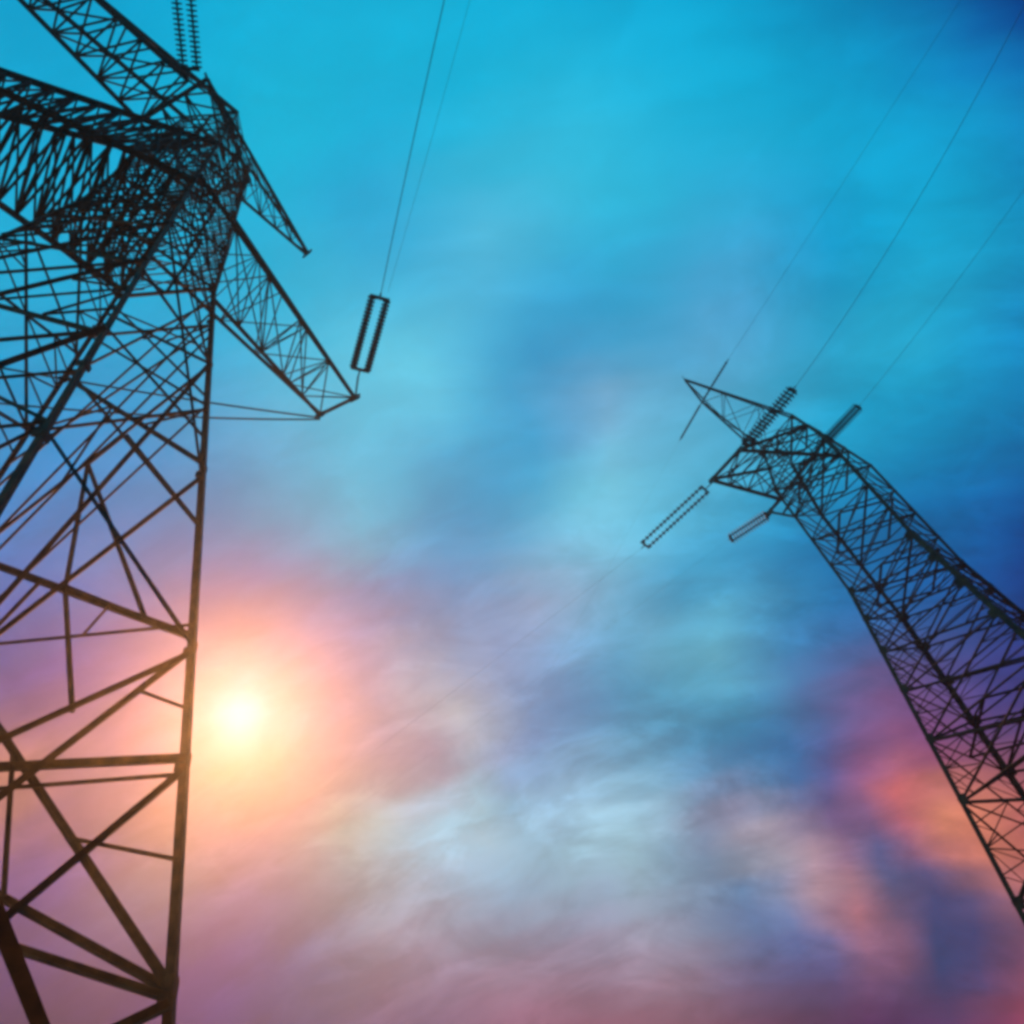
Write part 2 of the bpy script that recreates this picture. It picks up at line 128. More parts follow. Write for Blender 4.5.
tc = N(nt, 'ShaderNodeTexCoord')
direc = vmath(nt, 'NORMALIZE', tc.outputs['Generated'])
sx = N(nt, 'ShaderNodeSeparateXYZ'); nt.links.new(direc, sx.inputs[0])
den = math_(nt, 'MAXIMUM', math_(nt, 'ADD', sx.outputs[2], 1.0), 0.2)
pu = math_(nt, 'DIVIDE', sx.outputs[0], den)
pv = math_(nt, 'DIVIDE', sx.outputs[1], den)
cp = N(nt, 'ShaderNodeCombineXYZ'); nt.links.new(pu, cp.inputs[0]); nt.links.new(pv, cp.inputs[1])
mp = N(nt, 'ShaderNodeMapping'); nt.links.new(cp.outputs[0], mp.inputs[0])
mp.inputs['Rotation'].default_value = (0, 0, math.radians(-52)); mp.inputs['Scale'].default_value = (1.0, 2.1, 1.0)
n1 = N(nt, 'ShaderNodeTexNoise'); n1.inputs['Scale'].default_value = 5.5; n1.inputs['Detail'].default_value = 5.0
n1.inputs['Roughness'].default_value = 0.5; nt.links.new(mp.outputs[0], n1.inputs['Vector'])
warp = vmath(nt, 'MULTIPLY', vmath(nt, 'SUBTRACT', n1.outputs['Color'], (0.5, 0.5, 0.5)), (0.05, 0.05, 0.0))
cw = vmath(nt, 'ADD', cp.outputs[0], warp)
sw = N(nt, 'ShaderNodeSeparateXYZ'); nt.links.new(cw, sw.inputs[0])
uf = math_(nt, 'DIVIDE', math_(nt, 'SUBTRACT', sw.outputs[0], U0), U1 - U0)
NV = len(SKY_ROWS)
vf = math_(nt, 'MULTIPLY', math_(nt, 'DIVIDE', math_(nt, 'SUBTRACT', sw.outputs[1], V0), V1 - V0), NV - 1)
acc = None
for r, row in enumerate(SKY_ROWS):
    cr = N(nt, 'ShaderNodeValToRGB'); ramp = cr.color_ramp; ramp.interpolation = 'LINEAR'
    cols = [tuple(lin(c) for c in rgb) + (1.0,) for rgb in row]
    n = len(cols)
    while len(ramp.elements) < n: ramp.elements.new(0.5)
    for i, c in enumerate(cols):
        ramp.elements[i].position = i / (n - 1)
    for i, c in enumerate(cols):
        ramp.elements[i].color = c
    nt.links.new(uf, cr.inputs[0])
    if acc is None:
        acc = cr.outputs[0]; continue
    mr = N(nt, 'ShaderNodeMapRange', interpolation_type='SMOOTHSTEP')
    mr.inputs[1].default_value = r - 1; mr.inputs[2].default_value = r
    nt.links.new(vf, mr.inputs[0])
    mx = N(nt, 'ShaderNodeMix', data_type='RGBA')
    nt.links.new(mr.outputs[0], mx.inputs[0]); nt.links.new(acc, mx.inputs[6]); nt.links.new(cr.outputs[0], mx.inputs[7])
    acc = mx.outputs[2]
# finer wisps: thicker and thinner cloud, with torn edges
def noise(scale, detail, rough, vec, dist=0.0):
    q = N(nt, 'ShaderNodeTexNoise'); q.inputs['Scale'].default_value = scale; q.inputs['Detail'].default_value = detail
    q.inputs['Roughness'].default_value = rough; q.inputs['Distortion'].default_value = dist
    nt.links.new(vec, q.inputs['Vector']); return q.outputs[0]


def span(v, a, b, lo, hi, kind='SMOOTHSTEP'):
    q = N(nt, 'ShaderNodeMapRange', interpolation_type=kind); nt.links.new(v, q.inputs[0])
    for k, x in zip((1, 2, 3, 4), (a, b, lo, hi)): q.inputs[k].default_value = x
    return q.outputs[0]


soft = span(noise(13.0, 7.0, 0.58, mp.outputs[0], 0.4), 0.3, 0.7, 0.82, 1.19)
torn = span(noise(7.0, 9.0, 0.62, mp.outputs[0], 0.8), 0.47, 0.60, 0.91, 1.11)
low = span(sx.outputs[2], 0.95, 0.55, 0.25, 1.0)                # the deck breaks up towards the horizon
wis_ = math_(nt, 'MULTIPLY_ADD', math_(nt, 'SUBTRACT', math_(nt, 'MULTIPLY', soft, torn), 1.0), low, 1.0)
# the sun's own bright disc behind thin cloud
ds = vmath(nt, 'DOT_PRODUCT', direc, SUN, out=1)
core = math_(nt, 'EXPONENT', math_(nt, 'MULTIPLY', math_(nt, 'SUBTRACT', ds, 1.0), 2600.0))
aur = math_(nt, 'EXPONENT', math_(nt, 'MULTIPLY', math_(nt, 'SUBTRACT', ds, 1.0), 240.0))
bw = vmath(nt, 'MULTIPLY', acc, wis_)


def rgb_scale(v, c):
    cc = N(nt, 'ShaderNodeCombineXYZ')
    for i in range(3): nt.links.new(v, cc.inputs[i])
    return vmath(nt, 'MULTIPLY', cc.outputs[0], c)


skyc = vmath(nt, 'ADD', bw, vmath(nt, 'ADD', rgb_scale(core, (0.0, 0.18, 0.38)), rgb_scale(aur, (0.0, 0.02, 0.12))))
clouds = N(nt, 'ShaderNodeBackground'); nt.links.new(skyc, clouds.inputs[0]); clouds.inputs[1].default_value = 1.0
ns = N(nt, 'ShaderNodeTexSky', sky_type='NISHITA'); ns.sun_disc = False
ns.sun_elevation = math.asin(SUN.z); ns.sun_rotation = math.atan2(SUN.x, SUN.y)
clear = N(nt, 'ShaderNodeBackground'); nt.links.new(ns.outputs[0], clear.inputs[0]); clear.inputs[1].default_value = 0.06
mixs = N(nt, 'ShaderNodeMixShader'); mixs.inputs[0].default_value = 0.97     # cloud cover
nt.links.new(clear.outputs[0], mixs.inputs[1]); nt.links.new(clouds.outputs[0], mixs.inputs[2])
wo = N(nt, 'ShaderNodeOutputWorld'); nt.links.new(mixs.outputs[0], wo.inputs['Surface'])


# ------------------------------------------------------------------ materials
def mat(name, ramp, scale=6.0, rough=0.6, metal=0.0, bump=0.0, detail=6.0):
    m = bpy.data.materials.new(name); m.use_nodes = True
    t = m.node_tree; b = t.nodes['Principled BSDF']
    g = N(t, 'ShaderNodeTexCoord')
    nz = N(t, 'ShaderNodeTexNoise'); nz.inputs['Scale'].default_value = scale; nz.inputs['Detail'].default_value = detail
    t.links.new(g.outputs['Object'], nz.inputs['Vector'])
    cr = N(t, 'ShaderNodeValToRGB'); e = cr.color_ramp.elements
    while len(e) < len(ramp): e.new(0.5)
    for i, (p, c) in enumerate(ramp):
        e[i].position = p; e[i].color = (*c, 1)
    t.links.new(nz.outputs[0], cr.inputs[0]); t.links.new(cr.outputs[0], b.inputs['Base Color'])
    b.inputs['Roughness'].default_value = rough; b.inputs['Metallic'].default_value = metal
    if bump:
        bp = N(t, 'ShaderNodeBump'); bp.inputs['Strength'].default_value = bump
        t.links.new(nz.outputs[0], bp.inputs['Height']); t.links.new(bp.outputs[0], b.inputs['Normal'])
    return m


STEEL = mat('weathered_steel', [(0.3, (0.024, 0.014, 0.010)), (0.5, (0.075, 0.032, 0.016)), (0.72, (0.16, 0.062, 0.022))], 2.5, 0.8, 0.0)
STEEL.node_tree.nodes['Principled BSDF'].inputs['Specular IOR Level'].default_value = 0.2
DISC = mat('glazed_porcelain', [(0.3, (0.014, 0.006, 0.008)), (0.7, (0.028, 0.012, 0.013))], 4, 0.7)
DISC.node_tree.nodes['Principled BSDF'].inputs['Specular IOR Level'].default_value = 0.15
FITTING = mat('forged_fitting', [(0.3, (0.03, 0.028, 0.027)), (0.7, (0.07, 0.06, 0.055))], 8, 0.5, 0.6)
WIRE = mat('stranded_aluminium', [(0.3, (0.05, 0.055, 0.06)), (0.7, (0.10, 0.10, 0.11))], 20, 0.5, 0.5)
CONCRETE = mat('cast_concrete', [(0.3, (0.22, 0.21, 0.20)), (0.7, (0.34, 0.33, 0.31))], 7, 0.9, bump=0.3)
SOIL = mat('meadow_soil', [(0.3, (0.025, 0.035, 0.012)), (0.55, (0.05, 0.06, 0.02)), (0.75, (0.07, 0.055, 0.03))], 0.8, 0.95, bump=0.6, detail=10)


# ------------------------------------------------------------------ mesh helpers
class MB:
    def __init__(self): self.v = []; self.f = []

    def add(self, vs, fs):
        o = len(self.v); self.v += [tuple(x) for x in vs]; self.f += [tuple(i + o for i in q) for q in fs]

    def angle(self, p, q, a, out=None, t=None):
        """a rolled steel angle (L section) from p to q, its back turned to the direction out"""
        p, q = Vector(p), Vector(q); d = q - p
        if d.length < 1e-4: return
        z = d.normalized(); t = t or max(0.012, a * 0.13)
        o = Vector(out) if out is not None else Vector((0.3, 0.2, 1))
        o = o - z * o.dot(z)
        if o.length < 1e-3: o = z.orthogonal()
        o.normalize(); s = z.cross(o)
        x = (o + s).normalized(); y = (o - s).normalized()      # flanges at 45 degrees to out
        sec = [(0, 0), (-a, 0), (-a, -t), (-t, -t), (-t, -a), (0, -a)]
        k = a * 0.35
        ring = [x * (u + k) + y * (w + k) for u, w in sec]
        vs = [p + r for r in ring] + [q + r for r in ring]
        fs = [(i, (i + 1) % 6, (i + 1) % 6 + 6, i + 6) for i in range(6)]
        fs += [(3, 2, 1, 0), (5, 4, 3, 0), (6, 7, 8, 9), (6, 9, 10, 11)]
        self.add(vs, fs)

    def tube(self, pts, r, n=8, cap=True):
        pts = [Vector(p) for p in pts]; rings = []
        ref = None
        for i, p in enumerate(pts):
            d = (pts[min(i + 1, len(pts) - 1)] - pts[max(i - 1, 0)]).normalized()
            if ref is None: ref = d.orthogonal().normalized()
            ref = (ref - d * ref.dot(d)).normalized(); s = d.cross(ref)
            rings.append([p + (ref * math.cos(2 * math.pi * k / n) + s * math.sin(2 * math.pi * k / n)) * r for k in range(n)])
        vs = [v for R in rings for v in R]
        fs = [(i * n + k, i * n + (k + 1) % n, (i + 1) * n + (k + 1) % n, (i + 1) * n + k) for i in range(len(pts) - 1) for k in range(n)]
        if cap:
            fs.append(tuple(range(n - 1, -1, -1))); fs.append(tuple(range((len(pts) - 1) * n, len(pts) * n)))
        self.add(vs, fs)

    def lathe(self, p, z, prof, n=16):
        """prof: (radius, distance along z) pairs"""
        p = Vector(p); z = Vector(z).normalized(); x = z.orthogonal().normalized(); y = z.cross(x)
        vs = [p + z * h + (x * math.cos(2 * math.pi * k / n) + y * math.sin(2 * math.pi * k / n)) * r for r, h in prof for k in range(n)]
        m = len(prof)
        fs = [(i * n + k, i * n + (k + 1) % n, (i + 1) * n + (k + 1) % n, (i + 1) * n + k) for i in range(m - 1) for k in range(n)]
        fs.append(tuple(range(n - 1, -1, -1))); fs.append(tuple(range((m - 1) * n, m * n)))
        self.add(vs, fs)

    def plate(self, c, nrm, up, w, h, t):
        """a flat plate with clipped corners"""
        c, nrm = Vector(c), Vector(nrm).normalized(); up = Vector(up); up = (up - nrm * up.dot(nrm)).normalized(); s = nrm.cross(up)
        k = 0.28
        o2 = [(-w, -h * (1 - k)), (-w * (1 - k), -h), (w * (1 - k), -h), (w, -h * (1 - k)), (w, h * (1 - k)), (w * (1 - k), h), (-w * (1 - k), h), (-w, h * (1 - k))]
        vs = [c + s * a + up * b + nrm * t for a, b in o2] + [c + s * a + up * b - nrm * t for a, b in o2]
        fs = [tuple(range(8)), tuple(range(15, 7, -1))] + [(i, i + 8, (i + 1) % 8 + 8, (i + 1) % 8) for i in range(8)]
        self.add(vs, fs)

    def box(self, c, x, y, z):
        c, x, y, z = Vector(c), Vector(x), Vector(y), Vector(z)
        vs = [c + x * a + y * b + z * d for d in (-1, 1) for a, b in ((-1, -1), (1, -1), (1, 1), (-1, 1))]
        self.add(vs, [(3, 2, 1, 0), (4, 5, 6, 7), (0, 1, 5, 4), (1, 2, 6, 5), (2, 3, 7, 6), (3, 0, 4, 7)])

    def build(self, name, material, parent=None, origin=None):
        me = bpy.data.meshes.new(name)
        vs = self.v
        if origin is not None:
            o = Vector(origin); vs = [tuple(Vector(v) - o) for v in vs]
        me.from_pydata(vs, [], self.f); me.update()
        me.materials.append(material)
        bm = bmesh.new(); bm.from_mesh(me); bmesh.ops.recalc_face_normals(bm, faces=bm.faces); bm.to_mesh(me); bm.free()
        ob = bpy.data.objects.new(name, me); COL.objects.link(ob)
        if origin is not None and parent is None: ob.location = origin
        if parent: ob.parent = parent
        return ob


def tag(o, label, cat, group=None, kind=None):
    o['label'] = label; o['category'] = cat
    if group: o['group'] = group
    if kind: o['kind'] = kind
    return o


def empty(name, loc):
    o = bpy.data.objects.new(name, None); o.empty_display_size = 0.5; o.location = loc; COL.objects.link(o); return o


# ------------------------------------------------------------------ ground
g = MB(); n = 48; ext = 190.0
gv = []
for j in range(n + 1):
    for i in range(n + 1):
        x, y = -ext + 2 * ext * i / n, -ext + 2 * ext * j / n
        gv.append((x, y, -0.02 - 0.15 * (1 + math.sin(x * 0.11 + 1) * math.cos(y * 0.09))))
g.add(gv, [(j * (n + 1) + i, j * (n + 1) + i + 1, (j + 1) * (n + 1) + i + 1, (j + 1) * (n + 1) + i) for j in range(n) for i in range(n)])
go = g.build('ground', SOIL); go['kind'] = 'structure'; go['label'] = 'rough meadow ground under the two pylons'


# ------------------------------------------------------------------ lattice towers
CORN = [(1, -1), (1, 1), (-1, 1), (-1, -1)]


class Tower:
    """four-legged lattice tower: a tapering body up to the waist, then a slimmer cage"""

    def __init__(s, pos, yaw, b, w, hw, top, h, kz):
        s.pos = Vector((*pos, 0)); s.yaw = yaw; s.b, s.w, s.hw, s.top, s.h = b, w, hw, top, h
        s.kz = kz                                      # the cage keeps its width from the waist up to here

    def half(s, z):
        if z <= s.hw: return s.b + (s.w - s.b) * z / s.hw
        if z <= s.kz: return s.w
        return s.w + (s.top - s.w) * (z - s.kz) / (s.h - s.kz)

    def pt(s, i, z):                                   # a point on leg i, relative to the base
        c, k = CORN[i % 4], s.half(z)
        ca, sa = math.cos(s.yaw), math.sin(s.yaw)
        return Vector(((ca * c[0] - sa * c[1]) * k, (sa * c[0] + ca * c[1]) * k, z))

    def out(s, i):                                     # outward normal of the face between legs i and i + 1
        a = s.yaw + (i % 4) * math.pi / 2
        return Vector((math.cos(a), math.sin(a), 0))

    def diag(s, i):                                    # outward along leg i
        return (s.out(i) + s.out(i + 3)).normalized()


def face_pt(T, f, t, z):
    """a point on face f: t runs 0..1 from leg f to leg f + 1"""
    return T.pt(f, z).lerp(T.pt(f + 1, z), t)


def build_legs(T, root, sizes, nodes, plates):
    for i in range(4):
        m = MB()
        a = sizes[i]
        m.angle(T.pt(i, 0.15), T.pt(i, T.hw), a, T.diag(i))
        m.angle(T.pt(i, T.hw), T.pt(i, T.kz), a * 0.75, T.diag(i))
        m.angle(T.pt(i, T.kz), T.pt(i, T.h), a * 0.75, T.diag(i))
        leg = m.build('leg', STEEL, root)
        for z in nodes:
            k = plates * (0.55 + 0.45 * sizes[i] / max(sizes)) ** 2
            for f in (i, i + 3):
                g_ = MB()
                inward = (T.pt(i + 1 if f == i else i + 3, z) - T.pt(i, z)).normalized()
                g_.plate(T.pt(i, z) + inward * k * 0.6 + T.out(f) * (a * 0.4), T.out(f), (0, 0, 1), k * 0.8, k, 0.012)
                g_.build('gusset_plate', STEEL, leg)
        c_ = MB()
        c_.lathe(T.pt(i, -0.4), (0, 0, 1), [(0.55, 0), (0.55, 0.35), (0.38, 0.42), (0.36, 0.75), (0.30, 0.78)], 20)
        c_.build('footing', CONCRETE, root)


def strut(T, root, f, z0, z1, a, name, off=0.0, t0=0.0, t1=1.0, mesh=None):
    m = mesh or MB(); o = T.out(f)
    m.angle(face_pt(T, f, t0, z0) + o * off, face_pt(T, f, t1, z1) + o * off, a, o)
    if mesh: return
    T.count = getattr(T, 'count', 0) + 1
    return m.build(name, STEEL, root)


def lace(m, p, q, a, o):
    m.angle(p, q, a, o)


def x_panels(T, root, lattice, f, nodes, a, thin, redundant=True, horiz=True, into=None):
    """crossed diagonals between neighbouring nodes of face f; the light redundant members go into the lattice mesh"""
    o = T.out(f)
    for z0, z1 in zip(nodes[:-1], nodes[1:]):
        k = 0.6 + 0.4 * min(1.0, (z1 - z0) / 5.0)
        strut(T, root, f, z0, z1, a * k, 'diagonal_brace', 0.05, mesh=into)
        strut(T, root, f, z1, z0, a * k, 'diagonal_brace', -0.05, mesh=into)
        if horiz: strut(T, root, f, z1, z1, a * 0.7, 'horizontal_strut', 0.0, mesh=into)
        if redundant and z1 - z0 > 1.2:
            # where the two diagonals cross
            h0, h1 = T.half(z0), T.half(z1); tc_ = h0 / (h0 + h1); zc = z0 + (z1 - z0) * tc_
            ctr = face_pt(T, f, 0.5, zc)
            for s_ in (0, 1):
                lo = face_pt(T, f, s_, z0); hi = face_pt(T, f, s_, z1); mid = face_pt(T, f, s_, zc)
                lace(lattice, lo.lerp(ctr, 0.5), face_pt(T, f, s_, z0 + (zc - z0) * 0.5), thin, o)
                lace(lattice, hi.lerp(ctr, 0.5), face_pt(T, f, s_, z1 + (zc - z1) * 0.5), thin, o)
                lace(lattice, lo.lerp(ctr, 0.5), mid, thin, o)
                lace(lattice, hi.lerp(ctr, 0.5), mid, thin, o)
            lace(lattice, face_pt(T, f, 0, zc), face_pt(T, f, 1, zc), thin, o)


def diaphragm(T, root, z, a):
    m = MB()
    m.angle(T.pt(0, z), T.pt(2, z), a, (0, 0, 1)); m.angle(T.pt(1, z) + Vector((0, 0, .06)), T.pt(3, z) + Vector((0, 0, .06)), a, (0, 0, 1))
    for i in range(4):
        m.angle(T.pt(i, z).lerp(T.pt(i + 1, z), .5), T.pt(i + 1, z).lerp(T.pt(i + 2, z), .5), a, (0, 0, 1))
    return m.build('plan_bracing', STEEL, root)


def cross_arm(root, lower, upper, a, bays, thin, name='cross_arm', dense=False):
    """lower / upper: (root point, tip point) pairs of chords; laced bay by bay"""
    m = MB()
    arm = None
    for p, q in lower + upper:
        m.angle(p, q, a, (0, 0, 1))
    # tip frame
    tips = [Vector(c[1]) for c in lower]
    for i in range(len(tips) - 1):
        m.angle(tips[i], tips[i + 1], a, (0, 0, -1))
    arm = m.build(name, STEEL, root)
    L = MB()

    def zig(c0, c1, n, cross=False):
        p0, q0, p1, q1 = (Vector(x) for x in (*c0, *c1))
        for k in range(n):
            s0, s1 = k / n, (k + 1) / n
            A0, A1, B0, B1 = p0.lerp(q0, s0), p0.lerp(q0, s1), p1.lerp(q1, s0), p1.lerp(q1, s1)
            L.angle(A0, B0, thin, (0, 0, 1))
            if k % 2 or cross: L.angle(A0, B1, thin, (0, 0, 1))
            if not k % 2 or cross: L.angle(B0, A1, thin, (0, 0, 1))
    zig(lower[0], lower[1], bays, True)
    if upper:
        zig(upper[0], lower[0], bays, dense); zig(upper[-1], lower[1], bays, dense)
        if len(upper) > 1: zig(upper[0], upper[1], bays, dense)
    L.build('arm_lacing', STEEL, arm)
    for t in tips:
        P = MB()
        P.plate(t, (Vector(tips[0]) - Vector(tips[1])).normalized().cross(Vector((0, 0, 1))), (0, 0, 1), 0.22, 0.2, 0.015)
        P.build('hanger_plate', FITTING, arm)
    return arm


# ================= the near tower on the left
T1 = Tower((-8.3515, 6.1544), math.radians(99.965), 3.9, 1.45, 27.0, 1.12, 41.0, 27.5)
t1 = empty('lattice_pylon', T1.pos)
tag(t1, 'large near steel lattice pylon with a sun-warmed right leg, cut off by the left edge', 'pylon', 'power line pylons')
build_legs(T1, t1, (.165, .09, .11, .075), [6.9, 10.2, 12.5, 17.7, 22.3, 25, 27], 0.13)
lat1 = MB()
# the far face, between the right leg and the leg behind it: long crossing braces of uneven pitch
for zr, zl, a, off in ((18.0, 22.5, .15, .05), (17.4, 10.5, .14, -.05), (12.8, 16.0, .18, .05), (12.4, 6.5, .16, -.05),
                       (6.9, 14.5, .13, .06), (6.9, 10.8, .13, .08), (6.8, 9.6, .13, .04), (10.0, 4.0, .15, -.06),
                       (6.7, 4.6, .17, -.05), (22.5, 26.0, .12, .05), (22.2, 14.6, .11, -.05), (12.6, 20.6, .085, .03), (24.4, 18.6, .085, -.03), (20.4, 24.6, .085, .03), (26.0, 22.3, .11, -.05), (3.0, 6.4, .17, .05), (12.3, 9.6, .15, -.09)):
    strut(T1, t1, 0, zr, zl, a * 0.74, 'diagonal_brace', off)
strut(T1, t1, 0, 10.25, 10.9, .14, 'horizontal_strut', .0)
strut(T1, t1, 0, 10.0, 10.45, .06, 'horizontal_strut', .03)
strut(T1, t1, 0, 13.1, 13.3, .06, 'horizontal_strut', .03)
strut(T1, t1, 0, 20.2, 20.0, .09, 'horizontal_strut', .0)
strut(T1, t1, 0, 24.6, 24.6, .09, 'horizontal_strut', .0)
strut(T1, t1, 0, 27.0, 27.0, .13, 'horizontal_strut', .0)


def on(zr, zl, t, off=0.0):                            # a point along a brace of the far face
    return T1.pt(0, zr).lerp(T1.pt(1, zl), t) + T1.out(0) * off


for p, q, w_ in ((on(22.2, 14.6, .50), on(12.8, 16.0, .50), .075), (on(12.8, 16.0, .50), on(12.3, 9.6, .31), .07),
                 (on(12.8, 16.0, .60), on(17.4, 10.5, .68), .08), (on(17.4, 10.5, .68), on(12.3, 9.6, .46), .07),
                 (on(22.2, 14.6, .50), on(12.8, 16.0, .18), .07), (on(22.2, 14.6, .36), T1.pt(0, 15.8), .07),
                 (on(17.4, 10.5, .42), on(12.8, 16.0, .14), .06), (on(22.2, 14.6, .50), on(22.2, 14.6, .36), .07),
                 (on(12.8, 16.0, .32), on(13.1, 13.3, .36), .05), (on(12.4, 6.5, .12), T1.pt(0, 11.2), .05),
                 (on(18.0, 22.5, .4), on(22.2, 14.6, .3), .06), (on(18.0, 22.5, .4), T1.pt(0, 20.2), .06),
                 (on(18.0, 22.5, .62), T1.pt(1, 20.0), .06), (on(18.0, 22.5, .62), on(22.2, 14.6, .6), .06),
                 (on(22.5, 26.0, .4), T1.pt(0, 24.6), .06), (on(22.5, 26.0, .5), on(26, 22.3, .5), .06),
                 (on(6.9, 14.5, .52), on(6.9, 10.8, .40), .06), (on(6.9, 14.5, .3), T1.pt(0, 8.6), .05)):
    lat1.angle(p, q, w_, T1.out(0))
# lighter secondary braces between the big ones
for zr, zl, a, off in ((22.2, 7.8, .11, -.08), (25.4, 13.5, .06, -.03), (23.9, 12.2, .06, -.06), (20.3, 10.6, .055, -.04), (26.6, 17.4, .06, -.03),
                       (19.0, 25.5, .06, .06), (15.8, 22.8, .06, .04), (23.2, 26.3, .055, .03), (20.8, 26.6, .055, .07)):
    lat1.angle(on(zr, zl, 0, off), on(zr, zl, 1, off), a, T1.out(0))
# the other three faces
for f, nodes, a in ((3, [17.7, 22.4, 25.0, 27.0], .07), (2, [0, 6.2, 14.0, 18.5, 22.2, 25.0, 27.0], .095), (1, [0, 6.5, 12, 16.2, 20, 23.5, 27.0], .09)):
    x_panels(T1, t1, lat1, f, nodes, a, .045, f != 3)
m = MB(); m.angle(T1.pt(3, 6.2), T1.pt(0, 4.0), .13, T1.out(3)); m.build('diagonal_brace', STEEL, t1)
cage = [27.0, 28.7, 30.4, 32.2, 34.0, 35.6, 37.2, 38.8, 41.0]
for f in range(4):
    x_panels(T1, t1, lat1, f, cage, .065, .028, into=lat1)
for z in (27.0, 30.4, 34.0, 38.0, 41.0):
    diaphragm(T1, t1, z, .07)
lat1.build('redundant_bracing', STEEL, t1)['kind'] = 'stuff'
V = Vector
# lower right arm, pointing away from the camera
cross_arm(t1, [(T1.pt(0, 26.3), V((2.19, 8.05, 29.5))), (T1.pt(3, 29.0), V((3.68, 7.73, 29.5)))],
          [(T1.pt(0, 33.8), V((3.66, 7.75, 29.6))), (T1.pt(1, 31.0), V((2.2, 8.05, 29.6)))], .11, 5, .035)
# lower left arm, over the camera's left shoulder
cross_arm(t1, [(T1.pt(1, 27.6), V((-7.0, -6.0, 29.0))), (T1.pt(3, 28.2), V((-5.7, -7.2, 29.0)))],
          [(T1.pt(2, 33.6), V((-6.9, -6.1, 29.1))), (T1.pt(3, 34.0), V((-5.7, -7.1, 29.1)))], .16, 16, .062, dense=True)
# upper beam that carries the earth wires and the top phase
cross_arm(t1, [(V((1.2, -2.7, 38.0)), V((2.54, 4.61, 38.0))), (V((0.35, 1.2, 38.0)), V((2.45, 4.65, 38.05)))], [(T1.pt(0, 41.0), V((2.5, 4.6, 38.2)))], .10, 5, .035)
cross_arm(t1, [(V((-1.9, -1.9, 38.0)), V((-5.6, -9.6, 38.4))), (V((0.5, -2.8, 38.0)), V((-4.3, -10.2, 38.4)))],
          [(T1.pt(2, 41.0), V((-5.5, -9.6, 38.5))), (T1.pt(3, 41.0), V((-4.4, -10.1, 38.5)))], .14, 9, .06)
cross_arm(t1, [(V((-1.9, -1.9, 38.0)), V((1.2, -2.7, 38.0))), (V((-1.2, 1.3, 38.0)), V((1.3, 1.2, 38.0)))], [], .12, 3, .06, 'head_frame')

# ================= the far tower on the right
T2 = Tower((16.993, 28.633), math.radians(45), 4.2686, 1.9147, 27.0, 1.25, 39.5, 35.5)
t2 = empty('lattice_pylon', T2.pos)
tag(t2, 'smaller dark lattice pylon at the right edge, insulators on both sides of its head', 'pylon', 'power line pylons')
n2_ = [0, 7, 12.5, 16.2, 18.8, 21.2, 23.3, 25.2, 27.0]
build_legs(T2, t2, (.19, .22, .18, .22), n2_[1:], 0.23)
lat2 = MB()
for f in range(4):
    x_panels(T2, t2, lat2, f, n2_, .10, .035)
    x_panels(T2, t2, lat2, f, [27.0, 29.0, 31.0, 33.0, 35.5, 37.5, 39.5], .09, .06, redundant=False, into=lat2)
for z in (18.8, 27.0, 31.0, 35.5, 39.5):
    diaphragm(T2, t2, z, .10)
lat2.build('redundant_bracing', STEEL, t2)['kind'] = 'stuff'
A1, A2 = V((-6.2, -1.8, 35.5)), V((-4.61, -3.27, 35.5))
cross_arm(t2, [(T2.pt(2, 34.6), A1), (T2.pt(3, 33.6), A2)], [(T2.pt(2, 37.5), A1 + V((.05, 0, .1))), (T2.pt(3, 37.5), A2 + V((.05, 0, .1)))], .17, 4, .06)
B1, B2 = V((-3.03, 1.45, 35.5)), V((0.02, -2.49, 35.5))
cross_arm(t2, [(T2.pt(2, 33.0), B1), (T2.pt(3, 34.0), B2)], [], .15, 2, .07)
P1, P2 = V((-6.12, -5.95, 39.3)), V((-5.27, -4.30, 39.3))
cross_arm(t2, [(T2.pt(3, 38.3), P1), (T2.pt(2, 38.3), P2)], [(T2.pt(3, 39.5), P1 + V((0, 0, .1))), (T2.pt(2, 39.5), P2 + V((0, 0, .1)))], .075, 3, .03)


# ------------------------------------------------------------------ insulators
def strain_set(base, a, b, gap, n, label, r=0.15, double=True):
    """strings of insulator discs between the arm's hanger a and the conductor clamp b"""
    a, b = V(a), V(b); d = b - a; z = d.normalized(); side = z.cross(V((0, 0, 1))).normalized()
    root = empty('strain_insulator', a)
    tag(root, label, 'insulator', 'strain insulators of the power line')
    lead = 0.09 * d.length
    y = MB()
    y.tube([(0, 0, 0), z * lead], 0.03)
    if double: y.box(z * lead, side * (gap / 2 + .09), z * .06, z.cross(side) * .02)
    y.build('arm_yoke', FITTING, root)
    y = MB()
    if double: y.box(d - z * lead * .6, side * (gap / 2 + .09), z * .06, z.cross(side) * .02)
    y.tube([d - z * lead * .7, d], 0.03)
    y.build('line_yoke', FITTING, root)
    ln = d.length - lead * 1.6
    for k in ((-.5, .5) if double else (0,)):
        m_ = MB(); p0 = z * lead + side * gap * k
        pitch = ln / n
        prof = [(0.025, 0)]
        for i in range(n):
            h = i * pitch
            prof += [(0.045, h + .02 * pitch), (0.05, h + pitch * .32), (r, h + pitch * .50), (r * .96, h + pitch * .62), (0.06, h + pitch * .68), (0.03, h + pitch * .8), (0.03, h + pitch * .99)]
        m_.lathe(p0, z, prof, 14)
        m_.build('disc_string', DISC, root)
    return root


def base(T, v): return T.pos + V(v)


